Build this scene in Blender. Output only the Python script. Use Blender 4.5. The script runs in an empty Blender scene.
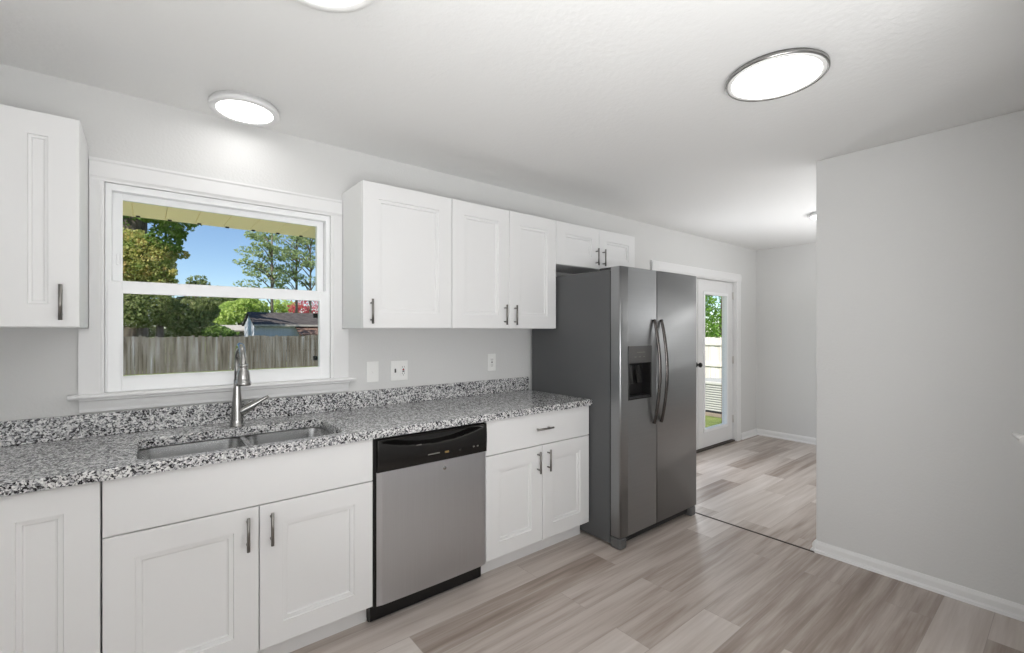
import bpy, bmesh, math, random
from mathutils import Vector, Matrix

sc = bpy.context.scene
COL = sc.collection
PI = math.pi
rnd = random.Random(7)

# ------------------------------------------------------------------ camera
F_PX, YAW, CAM_Y, CAM_Z, CY = 455.9, 0.6782, -2.6469, 1.3698, 329.93
cam_d = bpy.data.cameras.new('camera')
cam_d.sensor_fit = 'HORIZONTAL'
cam_d.sensor_width = 36.0
cam_d.lens = F_PX / 1024 * 36.0
cam_d.shift_y = (CY - 326.5) / 1024
cam_d.clip_start = 0.02
cam_d.clip_end = 500
cam = bpy.data.objects.new('camera', cam_d)
COL.objects.link(cam)
cam.location = (0, CAM_Y, CAM_Z)
cam.rotation_euler = (PI / 2, 0, -YAW)
sc.camera = cam

# ------------------------------------------------------------------ world, sun, exposure
w = bpy.data.worlds.new('sky'); sc.world = w
w.use_nodes = True
wt = w.node_tree; wt.nodes.clear()
wo = wt.nodes.new('ShaderNodeOutputWorld'); wb = wt.nodes.new('ShaderNodeBackground')
sky = wt.nodes.new('ShaderNodeTexSky')
sky.sky_type = 'NISHITA'; sky.sun_disc = False
sky.sun_elevation = math.radians(48); sky.sun_rotation = math.radians(260)
sky.altitude = 1500; sky.air_density = 1.0; sky.dust_density = 0.1; sky.ozone_density = 3.0
wt.links.new(sky.outputs[0], wb.inputs[0]); wt.links.new(wb.outputs[0], wo.inputs[0])
wb.inputs[1].default_value = 0.13

sun_d = bpy.data.lights.new('sun', 'SUN'); sun_d.energy = 5.0; sun_d.angle = math.radians(0.6)
sun_d.color = (1.0, 0.95, 0.86)
sun = bpy.data.objects.new('sun', sun_d); COL.objects.link(sun)
# shines along the back of the house from the left, high up
sdir = Vector((0.68, 0.35, -0.70))
sun.rotation_euler = sdir.to_track_quat('-Z', 'Y').to_euler()
sun.location = (0, 0, 12)

def area(name, loc, aim, sx, sy, watts, col=(1, 1, 1)):
    d = bpy.data.lights.new(name, 'AREA'); d.shape = 'RECTANGLE'; d.size = sx; d.size_y = sy; d.energy = watts; d.color = col
    o = bpy.data.objects.new(name, d); COL.objects.link(o); o.location = loc
    o.rotation_euler = Vector(aim).to_track_quat('-Z', 'Y').to_euler()
    return o
# unseen fill lamps added to brighten the ceilings; daylight at the patio door
area('bounce_fill', (0.3, -3.05, 1.15), (0.75, 0.26, 1.0), 1.8, 0.9, 43, (0.985, 0.992, 1.0))
area('side_fill', (-0.92, -3.05, 1.45), (1.0, 0.16, 0.15), 0.9, 1.3, 14, (0.985, 0.992, 1.0))  # added fill from the left, lifts the right partition wall
area('bounce_fill_dining', (4.85, -2.35, 1.5), (-0.15, 0.10, 1.0), 2.2, 1.4, 27, (0.985, 0.992, 1.0))
area('door_daylight', (4.41, -0.03, 1.05), (0.0, -1.0, 0.0), 0.5, 1.5, 10, (0.96, 0.98, 1.0))

LAMP = 6.5          # emission of the lit diffusers
sc.view_settings.view_transform = 'Standard'
sc.view_settings.look = 'None'
sc.view_settings.exposure = 0.32
sc.view_settings.gamma = 1.0
sc.view_settings.use_curve_mapping = False
sc.cycles.max_bounces = 14
sc.cycles.diffuse_bounces = 8
sc.cycles.transparent_max_bounces = 24
sc.cycles.use_denoising = True
sc.cycles.sample_clamp_indirect = 6.0

# ------------------------------------------------------------------ materials
def new_mat(name):
    m = bpy.data.materials.new(name); m.use_nodes = True
    nt = m.node_tree
    return m, nt, nt.nodes['Principled BSDF']

def N(nt, kind, **kw):
    n = nt.nodes.new(kind)
    for k, v in kw.items(): setattr(n, k, v)
    return n

def lin(r, g, b):
    f = lambda c: (c / 12.92 if c <= 0.04045 else ((c + 0.055) / 1.055) ** 2.4)
    return (f(r / 255), f(g / 255), f(b / 255), 1)

def obj_coord(nt, scale=(1, 1, 1)):
    tc = N(nt, 'ShaderNodeTexCoord'); mp = N(nt, 'ShaderNodeMapping')
    mp.inputs['Scale'].default_value = scale
    nt.links.new(tc.outputs['Object'], mp.inputs[0])
    return mp.outputs[0]

def ramp(nt, stops, interp='LINEAR'):
    r = N(nt, 'ShaderNodeValToRGB'); cr = r.color_ramp; cr.interpolation = interp
    while len(cr.elements) < len(stops): cr.elements.new(0.5)
    for e, (p, c) in zip(cr.elements, stops): e.position = p; e.color = c
    return r

def paint(name, col, rough=0.5, bump=0.0, bscale=120.0, spec=0.5, metal=0.0, mottle=0.0):
    m, nt, b = new_mat(name)
    b.inputs['Base Color'].default_value = col
    b.inputs['Roughness'].default_value = rough
    b.inputs['Metallic'].default_value = metal
    b.inputs['Specular IOR Level'].default_value = spec
    co = obj_coord(nt)
    no = N(nt, 'ShaderNodeTexNoise'); no.inputs['Scale'].default_value = bscale; no.inputs['Detail'].default_value = 3
    nt.links.new(co, no.inputs['Vector'])
    if bump:
        bp = N(nt, 'ShaderNodeBump'); bp.inputs['Strength'].default_value = bump; bp.inputs['Distance'].default_value = 0.004
        nt.links.new(no.outputs[0], bp.inputs['Height']); nt.links.new(bp.outputs[0], b.inputs['Normal'])
    if mottle:
        n2 = N(nt, 'ShaderNodeTexNoise'); n2.inputs['Scale'].default_value = 3; nt.links.new(co, n2.inputs['Vector'])
        c2 = tuple(min(1, x * (1 + mottle)) for x in col[:3]) + (1,)
        c1 = tuple(x * (1 - mottle) for x in col[:3]) + (1,)
        r = ramp(nt, [(0.3, c1), (0.7, c2)]); nt.links.new(n2.outputs[0], r.inputs[0]); nt.links.new(r.outputs[0], b.inputs['Base Color'])
    return m

def brushed(name, col, rough, stretch, aniso=0.0, var=0.03):
    """metal with fine brush lines; stretch = noise scale along x, y, z"""
    m, nt, b = new_mat(name)
    b.inputs['Metallic'].default_value = 1.0
    b.inputs['Anisotropic'].default_value = aniso
    co = obj_coord(nt, stretch)
    no = N(nt, 'ShaderNodeTexNoise'); no.inputs['Scale'].default_value = 1.0; no.inputs['Detail'].default_value = 4
    nt.links.new(co, no.inputs['Vector'])
    c1 = tuple(x * (1 - var) for x in col[:3]) + (1,); c2 = tuple(min(1, x * (1 + var)) for x in col[:3]) + (1,)
    r = ramp(nt, [(0.3, c1), (0.7, c2)]); nt.links.new(no.outputs[0], r.inputs[0]); nt.links.new(r.outputs[0], b.inputs['Base Color'])
    mr = N(nt, 'ShaderNodeMapRange'); mr.inputs['To Min'].default_value = rough - 0.05; mr.inputs['To Max'].default_value = rough + 0.05
    nt.links.new(no.outputs[0], mr.inputs[0]); nt.links.new(mr.outputs[0], b.inputs['Roughness'])
    return m

M = {}
M['wall'] = paint('wall_paint', lin(213, 213, 212), 0.75, 0.25, 90, 0.25)
M['ceiling'] = paint('ceiling_paint', lin(230, 230, 229), 0.85, 0.35, 45, 0.2)
M['trim'] = paint('trim_paint', lin(228, 228, 228), 0.4, 0, spec=0.4)
M['cab'] = paint('cabinet_paint', lin(226, 226, 226), 0.42, 0.02, 200, 0.4)
M['cab_in'] = paint('cabinet_box', lin(226, 226, 226), 0.5)
M['vinyl'] = paint('window_vinyl', lin(240, 241, 242), 0.35)
M['gap'] = paint('dark_gap', lin(40, 38, 36), 0.8)
M['plate'] = paint('plate_plastic', lin(238, 238, 236), 0.35)
M['black_plastic'] = paint('black_plastic', lin(17, 16, 16), 0.35, 0, spec=0.4)
M['black_gloss'] = paint('black_gloss', lin(20, 19, 18), 0.22)
M['dark_hole'] = paint('dark_slot', lin(35, 33, 33), 0.7)
M['red'] = paint('red_button', lin(150, 40, 45), 0.4)
M['print'] = paint('panel_print', lin(120, 118, 112), 0.5)
M['amber'] = paint('amber_print', lin(122, 98, 52), 0.5)
M['steel_dw'] = brushed('steel_dishwasher', lin(206, 208, 212), 0.40, (400, 400, 3), 0.6)
M['steel_fr'] = brushed('steel_fridge', lin(152, 153, 154), 0.33, (3, 400, 300))
M['fridge_side'] = paint('fridge_side_paint', lin(80, 81, 82), 0.5, 0.12, 300, 0.5, mottle=0.04)
M['foot_grey'] = paint('foot_grey', lin(98, 98, 98), 0.4, metal=0.3)
M['fridge_black'] = paint('fridge_trim', lin(40, 40, 41), 0.45)
M['handle_dark'] = brushed('dark_handle_metal', lin(96, 92, 90), 0.26, (300, 300, 3))
M['disp'] = paint('dispenser_grey', lin(92, 91, 90), 0.35, metal=0.4)
M['nickel'] = brushed('brushed_nickel', lin(164, 163, 161), 0.22, (20, 20, 400), var=0.015)
M['pull'] = brushed('pull_nickel', lin(140, 137, 133), 0.3, (80, 80, 80))
M['satin'] = paint('satin_lever', lin(205, 203, 200), 0.35, metal=0.3)
M['sink'] = brushed('sink_steel', lin(205, 205, 205), 0.24, (4, 200, 200))
M['thresh'] = paint('threshold_strip', lin(60, 52, 47), 0.5)

def floor_mat():
    m, nt, b = new_mat('plank_floor')
    tc = N(nt, 'ShaderNodeTexCoord'); mp = N(nt, 'ShaderNodeMapping')
    mp.inputs['Location'].default_value = (0.30, 0.055, 0)
    nt.links.new(tc.outputs['Object'], mp.inputs[0])
    br = N(nt, 'ShaderNodeTexBrick'); br.offset = 0.37; br.offset_frequency = 2; br.squash = 1.0
    br.inputs['Color1'].default_value = (0, 0, 0, 1); br.inputs['Color2'].default_value = (1, 1, 1, 1)
    br.inputs['Mortar'].default_value = (0.5, 0.5, 0.5, 1)
    br.inputs['Scale'].default_value = 1.0; br.inputs['Mortar Size'].default_value = 0.0012
    br.inputs['Brick Width'].default_value = 1.22; br.inputs['Row Height'].default_value = 0.18
    br.inputs['Mortar Smooth'].default_value = 0.2
    nt.links.new(mp.outputs[0], br.inputs['Vector'])
    val = N(nt, 'ShaderNodeSeparateColor'); nt.links.new(br.outputs['Color'], val.inputs[0])
    # long grain
    gm = N(nt, 'ShaderNodeMapping'); gm.inputs['Scale'].default_value = (0.8, 14.0, 1)
    nt.links.new(tc.outputs['Object'], gm.inputs[0])
    mul = N(nt, 'ShaderNodeMath', operation='MULTIPLY'); mul.inputs[1].default_value = 37.0
    nt.links.new(val.outputs[0], mul.inputs[0])
    g1 = N(nt, 'ShaderNodeTexNoise', noise_dimensions='4D'); g1.inputs['Scale'].default_value = 1.6; g1.inputs['Detail'].default_value = 5
    g1.inputs['Distortion'].default_value = 0.35
    nt.links.new(gm.outputs[0], g1.inputs['Vector']); nt.links.new(mul.outputs[0], g1.inputs['W'])
    fm = N(nt, 'ShaderNodeMapping'); fm.inputs['Scale'].default_value = (5, 130, 1)
    nt.links.new(tc.outputs['Object'], fm.inputs[0])
    g2 = N(nt, 'ShaderNodeTexNoise', noise_dimensions='4D'); g2.inputs['Scale'].default_value = 1.0; g2.inputs['Detail'].default_value = 4
    nt.links.new(fm.outputs[0], g2.inputs['Vector']); nt.links.new(mul.outputs[0], g2.inputs['W'])
    # tone = plank random + grain
    a1 = N(nt, 'ShaderNodeMath', operation='MULTIPLY_ADD'); a1.inputs[1].default_value = 1.05; a1.inputs[2].default_value = -0.39
    nt.links.new(g1.outputs[0], a1.inputs[0])
    a2 = N(nt, 'ShaderNodeMath', operation='MULTIPLY_ADD'); a2.inputs[1].default_value = 0.55
    nt.links.new(val.outputs[0], a2.inputs[0]); nt.links.new(a1.outputs[0], a2.inputs[2])
    a3 = N(nt, 'ShaderNodeMath', operation='MULTIPLY_ADD'); a3.inputs[1].default_value = 0.30
    nt.links.new(g2.outputs[0], a3.inputs[0]); nt.links.new(a2.outputs[0], a3.inputs[2])
    r = ramp(nt, [(0.0, lin(112, 98, 88)), (0.28, lin(146, 132, 122)), (0.52, lin(176, 165, 157)), (1.0, lin(206, 198, 192))])
    nt.links.new(a3.outputs[0], r.inputs[0])
    mx = N(nt, 'ShaderNodeMix', data_type='RGBA'); mx.inputs['B'].default_value = lin(95, 84, 77)
    mf = N(nt, 'ShaderNodeMath', operation='MULTIPLY'); mf.inputs[1].default_value = 0.35
    nt.links.new(br.outputs['Fac'], mf.inputs[0]); nt.links.new(mf.outputs[0], mx.inputs['Factor'])
    nt.links.new(r.outputs[0], mx.inputs['A']); nt.links.new(mx.outputs['Result'], b.inputs['Base Color'])
    b.inputs['Roughness'].default_value = 0.36
    b.inputs['Specular IOR Level'].default_value = 0.45
    bp = N(nt, 'ShaderNodeBump'); bp.inputs['Strength'].default_value = 0.12; bp.inputs['Distance'].default_value = 0.002
    nt.links.new(g2.outputs[0], bp.inputs['Height']); nt.links.new(bp.outputs[0], b.inputs['Normal'])
    return m
M['floor'] = floor_mat()

def granite_mat():
    m, nt, b = new_mat('granite')
    tc = N(nt, 'ShaderNodeTexCoord')
    ds = N(nt, 'ShaderNodeTexNoise'); ds.inputs['Scale'].default_value = 90; ds.inputs['Detail'].default_value = 2
    nt.links.new(tc.outputs['Object'], ds.inputs['Vector'])
    mixv = N(nt, 'ShaderNodeMix', data_type='RGBA', blend_type='LINEAR_LIGHT'); mixv.inputs['Factor'].default_value = 0.006
    nt.links.new(tc.outputs['Object'], mixv.inputs['A']); nt.links.new(ds.outputs['Color'], mixv.inputs['B'])
    v = N(nt, 'ShaderNodeTexVoronoi'); v.inputs['Scale'].default_value = 185
    nt.links.new(mixv.outputs['Result'], v.inputs['Vector'])
    s = N(nt, 'ShaderNodeSeparateColor'); nt.links.new(v.outputs['Color'], s.inputs[0])
    big = N(nt, 'ShaderNodeTexNoise'); big.inputs['Scale'].default_value = 60; big.inputs['Detail'].default_value = 2
    nt.links.new(tc.outputs['Object'], big.inputs['Vector'])
    add = N(nt, 'ShaderNodeMath', operation='MULTIPLY_ADD'); add.inputs[1].default_value = 0.9; add.inputs[2].default_value = -0.45
    nt.links.new(big.outputs[0], add.inputs[0])
    sm = N(nt, 'ShaderNodeMath', operation='ADD'); nt.links.new(s.outputs[0], sm.inputs[0]); nt.links.new(add.outputs[0], sm.inputs[1])
    r = ramp(nt, [(0.0, lin(38, 37, 39)), (0.14, lin(74, 73, 76)), (0.25, lin(124, 124, 127)), (0.42, lin(168, 168, 170)), (0.60, lin(202, 202, 202)), (0.83, lin(228, 228, 227))], 'CONSTANT')
    nt.links.new(sm.outputs[0], r.inputs[0]); nt.links.new(r.outputs[0], b.inputs['Base Color'])
    b.inputs['Roughness'].default_value = 0.16
    return m
M['granite'] = granite_mat()

def emit(name, col, strength):
    m = bpy.data.materials.new(name); m.use_nodes = True; nt = m.node_tree; nt.nodes.clear()
    o = N(nt, 'ShaderNodeOutputMaterial'); e = N(nt, 'ShaderNodeEmission')
    e.inputs[0].default_value = col; e.inputs[1].default_value = strength
    nt.links.new(e.outputs[0], o.inputs[0]); return m
M['lit'] = emit('lit_diffuser', (1, 0.99, 0.975, 1), LAMP)

def glass_mat():
    m = bpy.data.materials.new('window_glass'); m.use_nodes = True; nt = m.node_tree; nt.nodes.clear()
    o = N(nt, 'ShaderNodeOutputMaterial'); t = N(nt, 'ShaderNodeBsdfTransparent'); g = N(nt, 'ShaderNodeBsdfGlossy')
    t.inputs[0].default_value = (0.97, 0.98, 0.975, 1); g.inputs['Roughness'].default_value = 0.0
    fr0 = N(nt, 'ShaderNodeFresnel'); fr0.inputs[0].default_value = 1.12
    ge = N(nt, 'ShaderNodeNewGeometry'); inv = N(nt, 'ShaderNodeMath', operation='SUBTRACT'); inv.inputs[0].default_value = 1.0
    fr = N(nt, 'ShaderNodeMath', operation='MULTIPLY')        # only the outer faces reflect
    nt.links.new(ge.outputs['Backfacing'], inv.inputs[1]); nt.links.new(inv.outputs[0], fr.inputs[0]); nt.links.new(fr0.outputs[0], fr.inputs[1])
    mx = N(nt, 'ShaderNodeMixShader'); nt.links.new(fr.outputs[0], mx.inputs[0]); nt.links.new(t.outputs[0], mx.inputs[1]); nt.links.new(g.outputs[0], mx.inputs[2])
    nt.links.new(mx.outputs[0], o.inputs[0]); return m
M['glass'] = glass_mat()

def noise_mat(name, stops, scale, rough=0.8, stretch=(1, 1, 1), detail=4, spec=0.2, bump=0.0):
    m, nt, b = new_mat(name)
    co = obj_coord(nt, stretch)
    no = N(nt, 'ShaderNodeTexNoise'); no.inputs['Scale'].default_value = scale; no.inputs['Detail'].default_value = detail
    nt.links.new(co, no.inputs['Vector'])
    r = ramp(nt, stops); nt.links.new(no.outputs[0], r.inputs[0]); nt.links.new(r.outputs[0], b.inputs['Base Color'])
    b.inputs['Roughness'].default_value = rough; b.inputs['Specular IOR Level'].default_value = spec
    if bump:
        bp = N(nt, 'ShaderNodeBump'); bp.inputs['Strength'].default_value = bump; nt.links.new(no.outputs[0], bp.inputs['Height']); nt.links.new(bp.outputs[0], b.inputs['Normal'])
    return m
M['grass'] = noise_mat('lawn', [(0.3, lin(86, 104, 52)), (0.55, lin(128, 140, 78)), (0.8, lin(160, 158, 104))], 2.5)
M['fence'] = noise_mat('weathered_boards', [(0.28, lin(76, 69, 62)), (0.44, lin(112, 104, 96)), (0.58, lin(130, 124, 119)), (0.74, lin(160, 158, 162))], 1.0, 0.85, (6.5, 6.5, 0.45), 4)
M['fence_sunlit'] = noise_mat('sunlit_boards', [(0.3, lin(206, 196, 188)), (0.7, lin(244, 238, 232))], 1.0, 0.85, (8, 8, 0.4), 3)  # sunlight on the side fence put into its board colour
M['bark'] = noise_mat('bark', [(0.3, lin(62, 54, 46)), (0.7, lin(128, 118, 108))], 1.0, 0.9, (6, 6, 1.2), 5)
M['pine_bark'] = noise_mat('pine_bark', [(0.3, lin(104, 92, 82)), (0.7, lin(150, 138, 126))], 1.0, 0.9, (6, 6, 1.2), 5)
M['roof'] = noise_mat('grey_shingles', [(0.3, lin(74, 68, 66)), (0.7, lin(98, 92, 90))], 4.0, 0.9)
M['roof_pale'] = noise_mat('pale_roof', [(0.3, lin(170, 162, 152)), (0.7, lin(196, 190, 182))], 4.0, 0.9)
M['rust'] = noise_mat('rusty_roof', [(0.3, lin(104, 80, 70)), (0.7, lin(146, 120, 106))], 6.0, 0.9)
M['siding'] = noise_mat('blue_grey_siding', [(0.3, lin(206, 206, 212)), (0.7, lin(222, 222, 228))], 1.0, 0.7, (9, 9, 0.5))
M['tan'] = noise_mat('tan_siding', [(0.3, lin(140, 126, 112)), (0.7, lin(166, 152, 138))], 3.0, 0.8)
M['brick'] = noise_mat('brick', [(0.3, lin(170, 118, 98)), (0.7, lin(205, 165, 145))], 12.0, 0.9)
M['concrete'] = noise_mat('concrete', [(0.3, lin(196, 190, 180)), (0.7, lin(220, 214, 204))], 3.0, 0.9)
M['cream'] = paint('cream_paint', lin(250, 244, 224), 0.6)
M['soffit'] = paint('soffit_paint', lin(253, 240, 186), 0.6)
M['ac_coil'] = paint('condenser_coil', lin(130, 130, 128), 0.6)
M['ac'] = paint('condenser_paint', lin(196, 194, 188), 0.5)
M['shingle_house'] = M['roof']

def leaf_mat(name, cols, scale=0.8):
    m, nt, b = new_mat(name)
    co = obj_coord(nt)
    n1 = N(nt, 'ShaderNodeTexNoise'); n1.inputs['Scale'].default_value = scale * 2.2; n1.inputs['Detail'].default_value = 6; n1.inputs['Roughness'].default_value = 0.8
    nt.links.new(co, n1.inputs['Vector'])
    k = len(cols)
    r = ramp(nt, [(0.28 + 0.44 * i / (k - 1), c) for i, c in enumerate(cols)])
    nt.links.new(n1.outputs[0], r.inputs[0]); nt.links.new(r.outputs[0], b.inputs['Base Color'])
    b.inputs['Roughness'].default_value = 0.6; b.inputs['Specular IOR Level'].default_value = 0.2
    tr = N(nt, 'ShaderNodeBsdfTranslucent'); nt.links.new(r.outputs[0], tr.inputs[0])
    mx = N(nt, 'ShaderNodeMixShader'); mx.inputs[0].default_value = 0.45
    nt.links.new(b.outputs[0], mx.inputs[1]); nt.links.new(tr.outputs[0], mx.inputs[2])
    nt.links.new(mx.outputs[0], nt.nodes['Material Output'].inputs[0])
    return m
M['leaf_autumn'] = leaf_mat('autumn_leaves', [lin(108, 130, 72), lin(164, 178, 104), lin(210, 196, 130), lin(222, 166, 126)], 0.9)
M['leaf_dark'] = leaf_mat('dark_leaves', [lin(78, 92, 60), lin(120, 134, 84), lin(160, 168, 116), lin(150, 124, 100)], 1.0)
M['leaf_oak'] = leaf_mat('oak_leaves', [lin(88, 118, 62), lin(128, 156, 84), lin(168, 182, 110)], 1.2)
M['leaf_lime'] = leaf_mat('lime_leaves', [lin(150, 178, 92), lin(192, 210, 122), lin(216, 226, 150)], 1.1)
M['leaf_pine'] = leaf_mat('pine_needles', [lin(124, 142, 102), lin(164, 180, 130), lin(204, 208, 156)], 0.9)
M['leaf_green'] = leaf_mat('green_leaves', [lin(88, 130, 50), lin(128, 170, 70), lin(160, 196, 100)], 1.0)
M['leaf_red'] = leaf_mat('red_leaves', [lin(176, 70, 84), lin(214, 104, 118), lin(232, 150, 154)], 1.0)

# ------------------------------------------------------------------ mesh helpers
def nb(): return bmesh.new()

def box(bm, x0, x1, y0, y1, z0, z1, bev=0.0, seg=2):
    if x0 > x1: x0, x1 = x1, x0
    if y0 > y1: y0, y1 = y1, y0
    if z0 > z1: z0, z1 = z1, z0
    v = [bm.verts.new((x, y, z)) for z in (z0, z1) for y in (y0, y1) for x in (x0, x1)]
    fs = [(0, 2, 3, 1), (4, 5, 7, 6), (0, 1, 5, 4), (2, 6, 7, 3), (0, 4, 6, 2), (1, 3, 7, 5)]
    faces = [bm.faces.new([v[i] for i in f]) for f in fs]
    if bev > 0:
        es = list({e for f in faces for e in f.edges})
        bmesh.ops.bevel(bm, geom=es, offset=bev, segments=seg, profile=0.5, affect='EDGES')
    return bm

def frame_of(d):
    d = d.normalized()
    up = Vector((0, 0, 1)) if abs(d.z) < 0.95 else Vector((1, 0, 0))
    a = d.cross(up).normalized(); b = a.cross(d).normalized()
    return a, b

def tube(bm, pts, radii, n=14, cap=True, flat=1.0):
    """round tube through pts; radii one value or one per point"""
    pts = [Vector(p) for p in pts]
    if not hasattr(radii, '__len__'): radii = [radii] * len(pts)
    rings = []
    a = b = None
    for i, p in enumerate(pts):
        d = (pts[min(i + 1, len(pts) - 1)] - pts[max(i - 1, 0)])
        if d.length < 1e-9: d = Vector((0, 0, 1))
        d.normalize()
        if a is None: a, b = frame_of(d)
        else:
            a = (a - d * a.dot(d)).normalized(); b = a.cross(d).normalized()
        rings.append([bm.verts.new(p + a * (radii[i] * math.cos(2 * PI * k / n)) + b * (radii[i] * flat * math.sin(2 * PI * k / n))) for k in range(n)])
    for r0, r1 in zip(rings, rings[1:]):
        for k in range(n):
            f = bm.faces.new((r0[k], r0[(k + 1) % n], r1[(k + 1) % n], r1[k])); f.smooth = True
    if cap:
        bm.faces.new(list(reversed(rings[0]))); bm.faces.new(rings[-1])
    return bm

def lathe(bm, c, prof, n=48, axis='Z', cap=True):
    """prof: list of (radius, height) from c along axis"""
    c = Vector(c); rings = []
    for r, h in prof:
        ring = []
        for k in range(n):
            t = 2 * PI * k / n
            if axis == 'Z': p = Vector((r * math.cos(t), r * math.sin(t), h))
            elif axis == 'Y': p = Vector((r * math.cos(t), h, r * math.sin(t)))
            else: p = Vector((h, r * math.cos(t), r * math.sin(t)))
            ring.append(bm.verts.new(c + p))
        rings.append(ring)
    for r0, r1 in zip(rings, rings[1:]):
        for k in range(n):
            f = bm.faces.new((r0[k], r0[(k + 1) % n], r1[(k + 1) % n], r1[k])); f.smooth = True
    if cap:
        bm.faces.new(rings[0]); bm.faces.new(rings[-1])
    return bm

def prism(bm, prof, x0, x1, axis='X'):
    """closed 2-D profile swept along an axis; profile gives the other two coordinates in order"""
    def P(t, a, b):
        return {'X': (t, a, b), 'Y': (a, t, b), 'Z': (a, b, t)}[axis]
    r0 = [bm.verts.new(P(x0, a, b)) for a, b in prof]; r1 = [bm.verts.new(P(x1, a, b)) for a, b in prof]
    k = len(prof)
    for i in range(k): bm.faces.new((r0[i], r0[(i + 1) % k], r1[(i + 1) % k], r1[i]))
    bm.faces.new(r0); bm.faces.new(r1)
    return bm

def finish(name, bm, mat, parent=None, base=(0, 0, 0)):
    bmesh.ops.recalc_face_normals(bm, faces=bm.faces[:])
    if any(base): bmesh.ops.translate(bm, verts=bm.verts[:], vec=-Vector(base))
    me = bpy.data.meshes.new(name); bm.to_mesh(me); bm.free()
    me.materials.append(mat)
    o = bpy.data.objects.new(name, me); COL.objects.link(o)
    if parent: o.parent = parent
    else: o.location = base
    return o

class Thing:
    """an Empty at the thing's base; add() hangs a part under it, sub() a sub-part under a part"""
    def __init__(self, name, loc, label=None, cat=None, group=None, kind=None):
        self.o = bpy.data.objects.new(name, None); COL.objects.link(self.o)
        self.o.location = loc; self.o.empty_display_size = 0.05; self.base = tuple(loc)
        if label: self.o['label'] = label
        if cat: self.o['category'] = cat
        if group: self.o['group'] = group
        if kind: self.o['kind'] = kind
    def add(self, name, bm, mat, label=None, parent=None, kind=None):
        o = finish(name, bm, mat, parent or self.o, self.base)
        if label: o['label'] = label
        if kind: o['kind'] = kind
        return o

def solo(name, bm, mat, base, label, cat, group=None, kind=None):
    o = finish(name, bm, mat, None, base); o['label'] = label; o['category'] = cat
    if group: o['group'] = group
    if kind: o['kind'] = kind
    return o

def struct(name, bm, mat, base=(0, 0, 0)):
    o = finish(name, bm, mat, None, base); o['kind'] = 'structure'; return o

def wall_boxes(bm, x0, x1, z0, z1, y0, y1, holes):
    """wall running along x with rectangular openings"""
    xs = sorted({x0, x1, *[h[0] for h in holes], *[h[1] for h in holes]})
    for a, b in zip(xs, xs[1:]):
        hs = sorted([h for h in holes if h[0] <= a + 1e-6 and h[1] >= b - 1e-6], key=lambda h: h[2])
        z = z0
        for h in hs:
            if h[2] > z + 1e-6: box(bm, a, b, y0, y1, z, h[2])
            z = h[3]
        if z < z1 - 1e-6: box(bm, a, b, y0, y1, z, z1)
    bmesh.ops.remove_doubles(bm, verts=bm.verts[:], dist=1e-5)

# ------------------------------------------------------------------ dimensions
CEIL = 2.413
XL, XF = -1.0, 6.249          # left wall, far dining wall
YB = -3.6                     # back wall
XW, YW = 3.238, -1.630        # right partition face and its free end
CT, CB = 0.9145, 0.877        # counter top and underside
BF, UF = -0.630, -0.326       # faces of base and upper doors
WX0, WX1, WZ0, WZ1 = -0.135, 0.815, 1.098, 2.012     # window opening
DX0, DX1, DZ1 = 3.985, 5.69, 1.985                  # patio door opening

# ------------------------------------------------------------------ room shell
struct('floor', box(nb(), XL, XF, YB, 0.0, -0.12, 0.0), M['floor'])
struct('ceiling', box(nb(), XL - 0.15, XF + 0.15, YB - 0.15, 0.16, CEIL, CEIL + 0.1), M['ceiling'])
bm = nb(); wall_boxes(bm, XL - 0.15, XF + 0.15, -0.12, CEIL, 0.0, 0.14, [(WX0, WX1, WZ0, WZ1), (DX0, DX1, -0.02, DZ1)])
struct('wall_window', bm, M['wall'])
struct('wall_left', box(nb(), XL - 0.12, XL, YB, 0.0, 0, CEIL), M['wall'])
struct('wall_far', box(nb(), XF, XF + 0.12, YB, 0.0, 0, CEIL), M['wall'])
struct('wall_back', box(nb(), XL, XF, YB - 0.12, YB, 0, CEIL), M['wall'])
struct('wall_right', box(nb(), XW, XW + 0.12, YB, YW, 0, CEIL, 0.004), M['wall'])
# closet wall behind the camera, with a closed white door seen at a grazing angle
bm = nb(); wall_boxes(bm, 1.62, XW, 0, CEIL, -2.68, -2.57, [(1.965, 2.665, 0.0, 2.04)])
struct('wall_closet', bm, M['wall'])
struct('wall_closet_side', box(nb(), 1.62, 1.72, YB, -2.68, 0, CEIL), M['wall'])

def base_profile(h=0.068, t=0.014):
    return [(0, 0.0), (0, h), (t * 0.45, h), (t * 0.8, h * 0.86), (t, h * 0.72), (t, 0.02), (t + 0.010, 0.014), (t + 0.013, 0.0)]
struct('baseboard_right', prism(nb(), [(XW - a, z) for a, z in base_profile()], -2.57, YW + 0.004, 'Y'), M['trim'])
struct('baseboard_right_end', prism(nb(), [(YW + a, z) for a, z in base_profile()], XW - 0.02, XW + 0.14, 'X'), M['trim'])
struct('baseboard_far', prism(nb(), [(XF - a, z) for a, z in base_profile(0.078)], YB, 0.0, 'Y'), M['trim'])
struct('baseboard_window', prism(nb(), [(-a, z) for a, z in base_profile(0.078)], 5.80, XF - 0.01, 'X'), M['trim'])
bm = nb(); prism(bm, [(3.205, 0.0005), (3.209, 0.004), (3.219, 0.004), (3.223, 0.0005)], YW, -0.02, 'Y')
struct('trim_1', bm, M['thresh'])

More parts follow.
